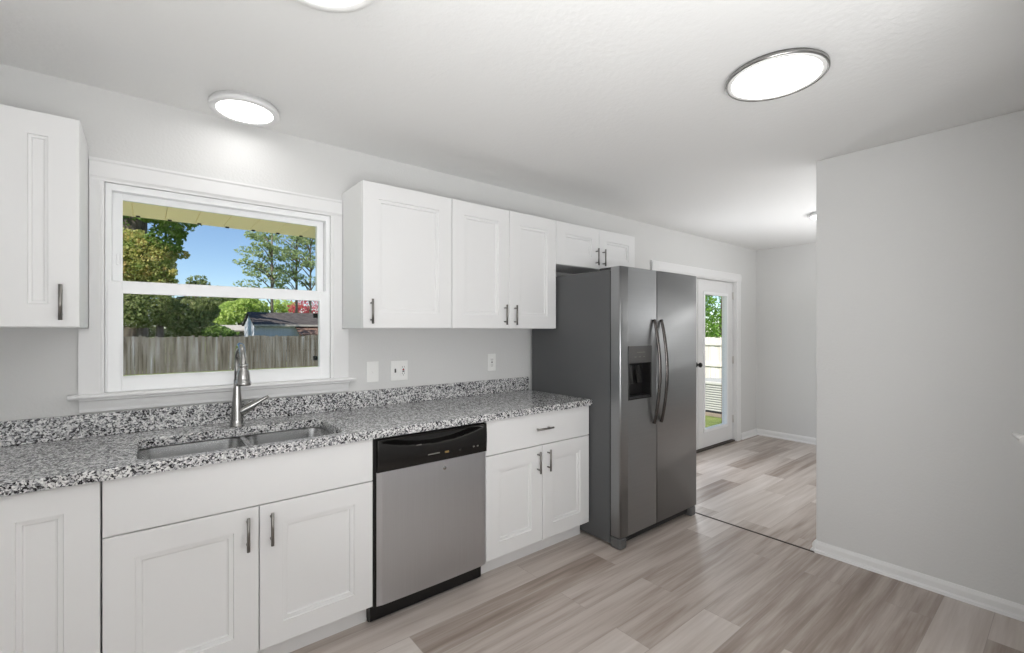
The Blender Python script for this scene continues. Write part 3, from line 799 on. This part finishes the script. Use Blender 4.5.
# ------------------------------------------------------------------ wall plates
def screw(bm, x, z): lathe(bm, (x, -0.0062, z), [(0.0032, 0.0005), (0.0032, -0.0008), (0.001, -0.0010)], 10, 'Y')
def plate_thing(name, x0, x1, z0, z1, label, cat):
    T = Thing(name, ((x0 + x1) / 2, 0.0, z0), label, cat)
    bm = nb(); box(bm, x0, x1, -0.0062, -0.0002, z0, z1, 0.002)
    T.add('cover_plate', bm, M['plate'])
    return T
def receptacle(T, x, zc):
    bm = nb(); box(bm, x - 0.017, x + 0.017, -0.0085, -0.006, zc - 0.034, zc + 0.034, 0.002)
    r = T.add('receptacle', bm, M['plate'])
    for dz in (-0.02, 0.02):
        for dx in (-0.0065, 0.0065): T.add('slot', box(nb(), x + dx - 0.0012, x + dx + 0.0012, -0.0090, -0.0083, zc + dz - 0.002, zc + dz + 0.0065), M['dark_hole'], parent=r)
        T.add('slot', box(nb(), x - 0.0022, x + 0.0022, -0.0090, -0.0083, zc + dz - 0.0105, zc + dz - 0.006), M['dark_hole'], parent=r)
    return r
T = plate_thing('switch_plate', 1.024, 1.097, 1.059, 1.181, 'white single wall switch plate right of the window', 'switch')
bm = nb(); box(bm, 1.0555, 1.0655, -0.0075, -0.006, 1.108, 1.132, 0.001, 1); box(bm, 1.0575, 1.0635, -0.0155, -0.007, 1.112, 1.121, 0.002)
T.add('toggle', bm, M['plate'])
T = plate_thing('outlet', 1.175, 1.287, 1.057, 1.178, 'white double-gang plate with switch and red-button safety outlet', 'outlet')
bm = nb(); box(bm, 1.1985, 1.2085, -0.0075, -0.006, 1.106, 1.130, 0.001, 1); box(bm, 1.2005, 1.2065, -0.0155, -0.007, 1.110, 1.119, 0.002)
T.add('toggle', bm, M['disp'])
r = receptacle(T, 1.256, 1.1175)
T.add('reset_button', box(nb(), 1.2495, 1.2625, -0.0105, -0.008, 1.1190, 1.1270, 0.001, 1), M['red'], label='red reset button', parent=r)
T.add('test_button', box(nb(), 1.2495, 1.2625, -0.0105, -0.008, 1.1085, 1.1165, 0.001, 1), M['dark_hole'], label='black test button', parent=r)
T = plate_thing('outlet', 1.905, 1.977, 1.076, 1.198, 'white single outlet plate beside the refrigerator', 'outlet')
r = receptacle(T, 1.941, 1.137)
T.add('plug_hole', box(nb(), 1.9365, 1.9455, -0.0095, -0.008, 1.132, 1.143, 0.001, 1), M['dark_hole'], parent=r)

# ------------------------------------------------------------------ ceiling lights
def ceiling_light(x, y, r, h, label, rim, lip, inner=0.0):
    T = Thing('ceiling_light', (x, y, CEIL), label, 'ceiling light', 'round flush ceiling lights')
    bm = nb(); lathe(bm, (x, y, CEIL), [(r * 0.93, -0.0003), (r * 0.93, -h * 0.40), (r, -h * 0.42), (r, -h * 0.92), (r * 0.985, -h), (r - lip + 0.004, -h), (r - lip, -h * 0.93), (r - lip, -h * 0.5)], 72)
    T.add('rim', bm, rim)
    if inner:
        bm = nb(); a = r - lip - 0.0003
        lathe(bm, (x, y, CEIL), [(a, -h * 0.60), (a, -h * 0.98), (a - inner * 0.5, -h * 1.02), (a - inner, -h * 0.96), (a - inner, -h * 0.60)], 72, cap=False)
        T.add('inner_ring', bm, M['plate'])
    bm = nb(); ri = r - lip - inner - 0.0005
    lathe(bm, (x, y, CEIL), [(ri, -h * 0.55), (ri, -h * 0.93), (ri * 0.8, -h * 1.03), (ri * 0.5, -h * 1.08), (0.003, -h * 1.10)], 72)
    T.add('diffuser', bm, M['lit'], label='glowing white diffuser')
    return T
ceiling_light(0.363, -0.222, 0.144, 0.036, 'smaller round flush ceiling light above the sink window', M['trim'], 0.030)
ceiling_light(1.998, -1.874, 0.185, 0.024, 'largest round ceiling light, with metallic rim, in front of the refrigerator', M['nickel'], 0.009, 0.016)
ceiling_light(0.382, -1.310, 0.165, 0.040, 'round ceiling light cut off by the top edge of the photo', M['plate'], 0.030)
ceiling_light(4.740, -1.250, 0.150, 0.030, 'small ceiling light half hidden behind the grey partition wall', M['trim'], 0.022)

# ------------------------------------------------------------------ house outside
bm = nb(); prism(bm, [(0.82, 2.14), (0.82, 2.20), (-1.7, 3.52), (-4.3, 2.9), (-4.3, 2.84), (-1.7, 3.45)], -3.0, 9.5, 'X')
struct('roof', bm, M['roof'])
SF = Thing('soffit', (3.0, 0.45, 2.03), kind='structure')
bm = nb(); z = 2.026; pw = 0.1465; x = -1.5 - 0.017
while x < 7.5:
    prism(bm, [(x + 0.001, z + 0.003), (x + 0.003, z), (x + pw - 0.002, z), (x + pw, z + 0.003), (x + pw, z + 0.012), (x + 0.001, z + 0.012)], 0.142, 0.752, 'Y'); x += pw
SF.add('soffit_boards', bm, M['soffit'])
bm = nb(); box(bm, -1.6, 7.6, 0.752, 0.775, 2.024, 2.17, 0.002)
SF.add('fascia', bm, M['soffit'])
for k in range(-3, 12):  # row of small dark dots along the outer soffit edge
    xx = -0.030 + k * 0.1463
    bm = nb(); box(bm, xx - 0.010, xx + 0.010, 0.742, 0.758, 2.018, 2.0265, 0.002)
    SF.add('soffit_dot', bm, M['black_plastic'], label='small dark dot')
bm = nb(); box(bm, 5.95, 6.25, 0.141, 0.315, -0.5, 2.02, 0.003)
struct('wall_brick_return', bm, M['brick'])
bm = nb(); box(bm, 5.652, 5.77, 0.1405, 0.160, -0.06, 2.0, 0.003)
struct('trim_2', bm, M['cream'])

GZ = -0.72
bm = nb(); box(bm, -400, 400, -60, 450, GZ - 0.2, GZ)
bmesh.ops.remove_doubles(bm, verts=bm.verts[:], dist=1e-4)
struct('ground', bm, M['grass'])
bm = nb(); box(bm, -3.0, 8.0, 0.141, 3.6, GZ - 0.1, GZ + 0.03, 0.01)
struct('ground_bounce_slab', bm, M['concrete'])  # unseen pale slab added to bounce sunlight up at the soffit
struct('foundation', box(nb(), XL - 0.15, XF + 0.15, YB - 0.15, 0.14, GZ, -0.12), M['brick'])

# fences
def fence(label, p0, p1, ztop, bw, mat, ragged=0.05):
    p0, p1 = Vector((*p0, 0)), Vector((*p1, 0)); d = (p1 - p0); L = d.length; d.normalize(); nrm = Vector((-d.y, d.x, 0))
    T = Thing('fence', (p0 + p1) / 2 + Vector((0, 0, GZ)), label, 'fence')
    bm = nb(); n = int(L / bw)
    for i in range(n):
        c = p0 + d * (i + 0.5) * bw; h = ztop + rnd.uniform(-ragged, ragged); off = rnd.uniform(-0.008, 0.008)
        hw = bw / 2 - rnd.uniform(0.001, 0.008)
        a, b = c - d * hw, c + d * hw
        q = [a + nrm * (-0.01 + off), b + nrm * (-0.01 + off), b + nrm * (0.01 + off), a + nrm * (0.01 + off)]
        lo = [bm.verts.new((v.x, v.y, GZ)) for v in q]; hi = [bm.verts.new((v.x, v.y, h)) for v in q]
        for k in range(4): bm.faces.new((lo[k], lo[(k + 1) % 4], hi[(k + 1) % 4], hi[k]))
        bm.faces.new(lo); bm.faces.new(hi)
    T.add('boards', bm, mat)
    for z in (GZ + 0.3, (GZ + ztop) / 2, ztop - 0.25):
        bm = nb(); a, b = p0 + nrm * 0.04, p1 + nrm * 0.04
        q = [a - nrm * 0.018, b - nrm * 0.018, b + nrm * 0.018, a + nrm * 0.018]
        lo = [bm.verts.new((v.x, v.y, z)) for v in q]; hi = [bm.verts.new((v.x, v.y, z + 0.09)) for v in q]
        for k in range(4): bm.faces.new((lo[k], lo[(k + 1) % 4], hi[(k + 1) % 4], hi[k]))
        bm.faces.new(lo); bm.faces.new(hi)
        T.add('rail', bm, mat)
fence('long weathered grey board fence across the yard seen through the kitchen window', (-14, 25), (14, 25), 1.05, 0.145, M['fence'])
fence('sunlit board fence seen through the glass patio door', (14.2, 1.0), (14.2, 25), 1.13, 0.145, M['fence_sunlit'], 0.02)

# neighbour's shed
SH = Thing('shed', (9.0, 32.0, GZ), 'blue-grey shed with dark grey gable roof beyond the fence', 'shed')
bm = nb(); prism(bm, [(30.3, GZ), (30.3, 1.72), (32.2, 2.46), (34.1, 1.72), (34.1, GZ)], 5.46, 13.0, 'X')
SH.add('walls', bm, M['siding'])
bm = nb(); prism(bm, [(29.95, 1.64), (29.95, 1.71), (32.2, 2.58), (34.45, 1.71), (34.45, 1.64), (32.2, 2.49)], 5.34, 13.3, 'X')
SH.add('roof', bm, M['roof'])
bm = nb(); box(bm, 5.36, 13.2, 29.90, 29.95, 1.60, 1.72)
SH.add('eave_board', bm, M['roof_pale'])
bm = nb(); prism(bm, [(30.28, 1.66), (29.2, 1.10), (29.2, 1.04), (30.28, 1.58)], 7.85, 10.6, 'X')
for k in range(12): tube(bm, [(7.95 + k * 0.23, 29.19, 1.06), (7.95 + k * 0.23, 29.19, 0.98)], 0.08, 8)
for xx in (7.95, 10.5): box(bm, xx - 0.05, xx + 0.05, 29.25, 29.35, GZ, 1.1)
SH.add('awning', bm, M['rust'])
# low garage left of it
GA = Thing('garage', (4.9, 37.5, GZ), 'small tan outbuilding with pale low roof left of the shed', 'garage')
bm = nb(); prism(bm, [(36.2, GZ), (36.2, 1.30), (37.5, 1.62), (38.8, 1.30), (38.8, GZ)], 4.3, 6.9, 'X'); GA.add('walls', bm, M['tan'])
bm = nb(); prism(bm, [(35.9, 1.27), (35.9, 1.35), (37.5, 1.74), (39.1, 1.35), (39.1, 1.27), (37.5, 1.66)], 3.7, 7.2, 'X'); GA.add('roof', bm, M['roof_pale'])

# air conditioner outside the patio door
AX, AY = 11.15, 3.02
AC = Thing('air_conditioner', (AX, AY, GZ), 'grey outdoor air conditioning unit standing on the lawn beyond the patio door', 'air conditioner')
bm = nb(); box(bm, AX - 0.5, AX + 0.5, AY - 0.5, AY + 0.5, GZ, GZ + 0.08, 0.01); AC.add('pad', bm, M['tan'])
bm = nb(); box(bm, AX - 0.40, AX + 0.40, AY - 0.40, AY + 0.40, GZ + 0.08, GZ + 0.76, 0.02); AC.add('coil', bm, M['ac_coil'])
bm = nb()
for k in range(11):
    zz = GZ + 0.13 + k * 0.057
    box(bm, AX - 0.42, AX + 0.42, AY - 0.42, AY + 0.42, zz, zz + 0.036, 0.004, 1)
AC.add('louvers', bm, M['ac'])
bm = nb(); box(bm, AX - 0.435, AX + 0.435, AY - 0.435, AY + 0.435, GZ + 0.75, GZ + 0.84, 0.03, 3); AC.add('lid', bm, M['ac'])
bm = nb(); box(bm, AX - 0.43, AX + 0.43, AY - 0.43, AY + 0.43, GZ + 0.08, GZ + 0.13, 0.01); AC.add('base_pan', bm, M['fridge_black'])

# ------------------------------------------------------------------ trees
def leaves(bm, c, rad, n, s, fill=0.5, rr=None):
    rr = rr or rnd
    c = Vector(c)
    for _ in range(n):
        while True:
            p = Vector((rr.uniform(-1, 1), rr.uniform(-1, 1), rr.uniform(-1, 1)))
            if p.length <= 1 and p.length > 1e-3: break
        p = p.normalized() * (p.length ** fill)
        q = c + Vector((p.x * rad[0], p.y * rad[1], p.z * rad[2]))
        a = Vector((rr.gauss(0, 1), rr.gauss(0, 1), rr.gauss(0, 1))).normalized()
        b = a.cross(Vector((rr.gauss(0, 1), rr.gauss(0, 1), rr.gauss(0, 1)))).normalized()
        k = s * rr.uniform(0.6, 1.3)
        vs = [bm.verts.new(q + a * k), bm.verts.new(q + b * k * 0.55), bm.verts.new(q - a * k), bm.verts.new(q - b * k * 0.55)]
        bm.faces.new(vs)

def tree(label, base, trunk_pts, blobs, mat, bark, leaf_s, name='tree', cat='tree', group=None, ragged=9):
    T = Thing(name, base, label, cat, group)
    bm = nb()
    for pts, rads in trunk_pts: tube(bm, pts, rads, 10)
    T.add('trunk', bm, bark)
    bm = nb()
    if ragged:
        for c, rad, n in list(blobs):
            for _ in range(ragged):
                d = Vector((rnd.gauss(0, 1), rnd.gauss(0, 1), rnd.gauss(0, 1))).normalized(); k = rnd.uniform(0.85, 1.25)
                blobs = blobs + [(c + Vector((d.x * rad[0] * k, d.y * rad[1] * k, d.z * rad[2] * k)), tuple(q * rnd.uniform(0.16, 0.34) for q in rad), max(8, int(n * 0.035)))]
    for c, rad, n in blobs: leaves(bm, c, rad, int(n * 2.2), leaf_s * 0.52, 0.6)
    T.add('crown', bm, mat)

def at(u, v, Y):
    """the place at depth Y behind the window wall that the photograph shows at (u, v)"""
    c, s = math.cos(YAW), math.sin(YAW); r = (u - 512) / F_PX
    t = (Y - CAM_Y) / (-r * s + c)
    return Vector((t * (r * c + s), Y, CAM_Z + t * (CY - v) / F_PX))
def size(u, Y):
    c, s = math.cos(YAW), math.sin(YAW); r = (u - 512) / F_PX
    return (Y - CAM_Y) / (-r * s + c) / F_PX     # metres per pixel there

def blob(u, v, Y, ru, rv, n, ry=None):
    k = size(u, Y); return (at(u, v, Y), (ru * k * 1.25, (ry or ru) * k, rv * k), n)

# big oak whose trunk shows at the upper left of the window
b0 = at(133, 300, 29); b0.z = GZ; tp = at(134, 195, 29)
tree('large tree with thick grey trunk at the left side of the window view', b0,
     [([b0, b0 + Vector((0.05, 0, 3)), tp, tp + Vector((0, 0, 3))], [0.75, 0.62, 0.58, 0.45]),
      ([tp + Vector((0, 0, -1.0)), at(165, 205, 28), at(190, 205, 27)], [0.3, 0.14, 0.05])],
     [blob(158, 216, 27, 16, 8, 420), blob(180, 222, 26, 12, 6, 170), blob(172, 212, 26, 30, 8, 400), blob(165, 240, 27, 12, 14, 320), blob(110, 200, 29, 30, 26, 500), blob(175, 232, 26.5, 9, 5, 90)], M['leaf_oak'], M['bark'], 0.21)
b0 = at(140, 300, 27.4); b0.z = GZ
tree('autumn tree with yellow green and orange leaves in front of the thick trunk', b0,
     [([b0, at(140, 300, 27.4), at(142, 250, 27.4)], [0.16, 0.12, 0.05])],
     [blob(140, 262, 27.4, 24, 28, 2600), blob(154, 272, 27, 13, 15, 1000), blob(128, 245, 27.4, 18, 16, 900), blob(162, 284, 27, 9, 8, 350), blob(160, 252, 27, 8, 8, 240)], M['leaf_autumn'], M['bark'], 0.17)
b0 = at(160, 320, 26.8); b0.z = GZ
tree('dark leafy tree hanging over the left end of the grey fence', b0,
     [([b0, at(160, 315, 26.8), at(162, 295, 26.8)], [0.2, 0.16, 0.06])],
     [blob(142, 308, 26.6, 26, 20, 2200), blob(182, 314, 26.8, 20, 15, 1600), blob(204, 310, 27, 11, 13, 800), blob(118, 300, 26.6, 20, 22, 900), blob(200, 328, 26.8, 14, 7, 500)], M['leaf_dark'], M['bark'], 0.17)
b0 = at(240, 325, 43); b0.z = GZ
tree('bright lime green tree between the dark tree and the shed roof', b0,
     [([b0, at(240, 325, 43), at(240, 306, 43)], [0.3, 0.2, 0.08])],
     [blob(236, 312, 43, 14, 11, 900), blob(248, 306, 43, 11, 8, 520), blob(258, 309, 44, 8, 7, 260), blob(224, 318, 42, 10, 8, 420)], M['leaf_lime'], M['bark'], 0.26)
b0 = at(225, 335, 26.3); b0.z = GZ
tree('green shrub poking over the fence in front of the small tan outbuilding', b0,
     [([b0, at(225, 340, 26.3), at(225, 332, 26.3)], [0.06, 0.05, 0.02])],
     [blob(222, 333, 26.3, 9, 5, 420), blob(214, 331, 26.3, 8, 5, 260)], M['leaf_oak'], M['bark'], 0.15, 'bush', 'bush')
# pines on the right
def pine(u, top, Y, lab, blobs, r=0.22):
    b = at(u, 300, Y); b.z = GZ; t = at(u, top, Y)
    br = []
    blobs = [(c, rad, int(n * 0.62)) for c, rad, n in blobs]
    for _ in range(16):
        blobs.append(blob(u + rnd.uniform(-24, 12), rnd.uniform(top + 6, 296), Y + rnd.uniform(-1.5, 1.5), rnd.uniform(3, 6), rnd.uniform(1.5, 3.5), 26))
    for (c, rad, n) in blobs:
        z = min(t.z - 0.4, max(2.5, c.z - 1.2)); s = Vector((b.x, b.y, z)); br.append(([s, (s + c) / 2 + Vector((0, 0, 0.25)), c], [0.06, 0.04, 0.015]))
    tree(lab, b, [([b, (b + t) / 2, t], [r * 0.55, r * 0.42, r * 0.18])] + br, blobs, M['leaf_pine'], M['pine_bark'], 0.24, ragged=1)
Y = 44
pine(272, 222, Y, 'broad pine with forked branches behind the shed', [blob(u, v, Y + rnd.uniform(-1, 1), a, b, n) for u, v, a, b, n in
     [(262, 236, 13, 6, 190), (250, 252, 11, 6, 130), (270, 252, 15, 7, 240), (256, 268, 12, 6, 150), (247, 284, 10, 5, 90), (270, 276, 14, 7, 170), (240, 262, 6, 3, 40), (258, 292, 14, 6, 150), (276, 262, 14, 7, 170)]], 0.28)
pine(296.5, 222, Y + 2, 'tall pine with straight bare trunk second from the right edge of the window', [blob(u, v, Y + 2 + rnd.uniform(-1, 1), a, b, n) for u, v, a, b, n in
     [(292, 240, 14, 8, 260), (286, 254, 12, 6, 170), (303, 256, 10, 6, 150), (290, 268, 10, 4, 80), (300, 232, 12, 6, 190)]], 0.26)
pine(310.5, 225, Y + 1, 'thin pine at the right edge of the window view', [blob(u, v, Y + 1 + rnd.uniform(-1, 1), a, b, n) for u, v, a, b, n in
     [(311, 244, 9, 9, 220), (314, 262, 9, 7, 150), (309, 280, 9, 5, 90), (316, 234, 10, 6, 130), (305, 294, 10, 4, 80)]], 0.20)
# far low treetops
def low(u, v, Y, ru, rv, n, lab, mat, s=0.3):
    b = at(u, v, Y); b.z = GZ
    tree(lab, b, [([b, at(u, v + rv * 0.5, Y), at(u, v - rv * 0.3, Y)], [0.25, 0.15, 0.06])], [blob(u, v, Y, ru, rv, n), blob(u + ru * 0.7, v + rv * 0.4, Y, ru * 0.7, rv * 0.7, n // 2), blob(u - ru * 0.7, v + rv * 0.5, Y, ru * 0.6, rv * 0.7, n // 2)], mat, M['bark'], s)
low(140, 331, 33, 16, 5, 700, 'dark shrub just behind the left end of the grey fence', M['leaf_dark'], 0.2)
low(186, 332, 34, 16, 5, 700, 'dark shrub behind the middle of the grey fence', M['leaf_dark'], 0.2)
low(196, 284, 60, 7, 9, 130, 'far dark treetop with ragged point showing against the sky at the middle rail', M['leaf_dark'])
low(212, 300, 60, 16, 12, 300, 'far low trees just right of the ragged dark treetop', M['leaf_dark'])
low(232, 300, 62, 12, 9, 500, 'far low green treeline behind the lime bush', M['leaf_oak'])
low(284, 306, 56, 10, 6, 160, 'small green tree behind the shed roof', M['leaf_lime'])
low(308, 307, 52, 13, 7, 260, 'red leaved tree behind the right end of the shed roof', M['leaf_red'], 0.2)
# trees further left, in view from a step to the right
for tx, ty, lab in ((-4.5, 30.0, 'round leafy tree far left beyond the back fence'), (-11.0, 33.0, 'leafy tree at the far left end of the back fence')):
    b = Vector((tx, ty, GZ))
    tree(lab, b, [([b, b + Vector((0, 0, 2)), b + Vector((0.1, 0, 4.5))], [0.25, 0.2, 0.08])],
         [(b + Vector((0, 0, 4.6)), (2.8, 2.4, 2.4), 900), (b + Vector((1.4, -0.5, 3.4)), (2.2, 2.0, 1.5), 500)], M['leaf_oak'], M['bark'], 0.24)
# greenery seen through the patio door
b = Vector((19.5, 7.0, GZ))
tree('bright green leafy tree behind the sunlit fence through the patio door', b,
     [([b, b + Vector((0, 0, 2)), b + Vector((0.1, 0, 4))], [0.2, 0.16, 0.08])],
     [(b + Vector((0, 0, 3.2)), (2.2, 2.2, 1.9), 2600), (b + Vector((1.2, -1.6, 3.8)), (2.2, 2.0, 2.0), 1800), (b + Vector((-0.5, 1.6, 2.6)), (1.8, 1.6, 1.5), 1400)], M['leaf_green'], M['bark'], 0.13)
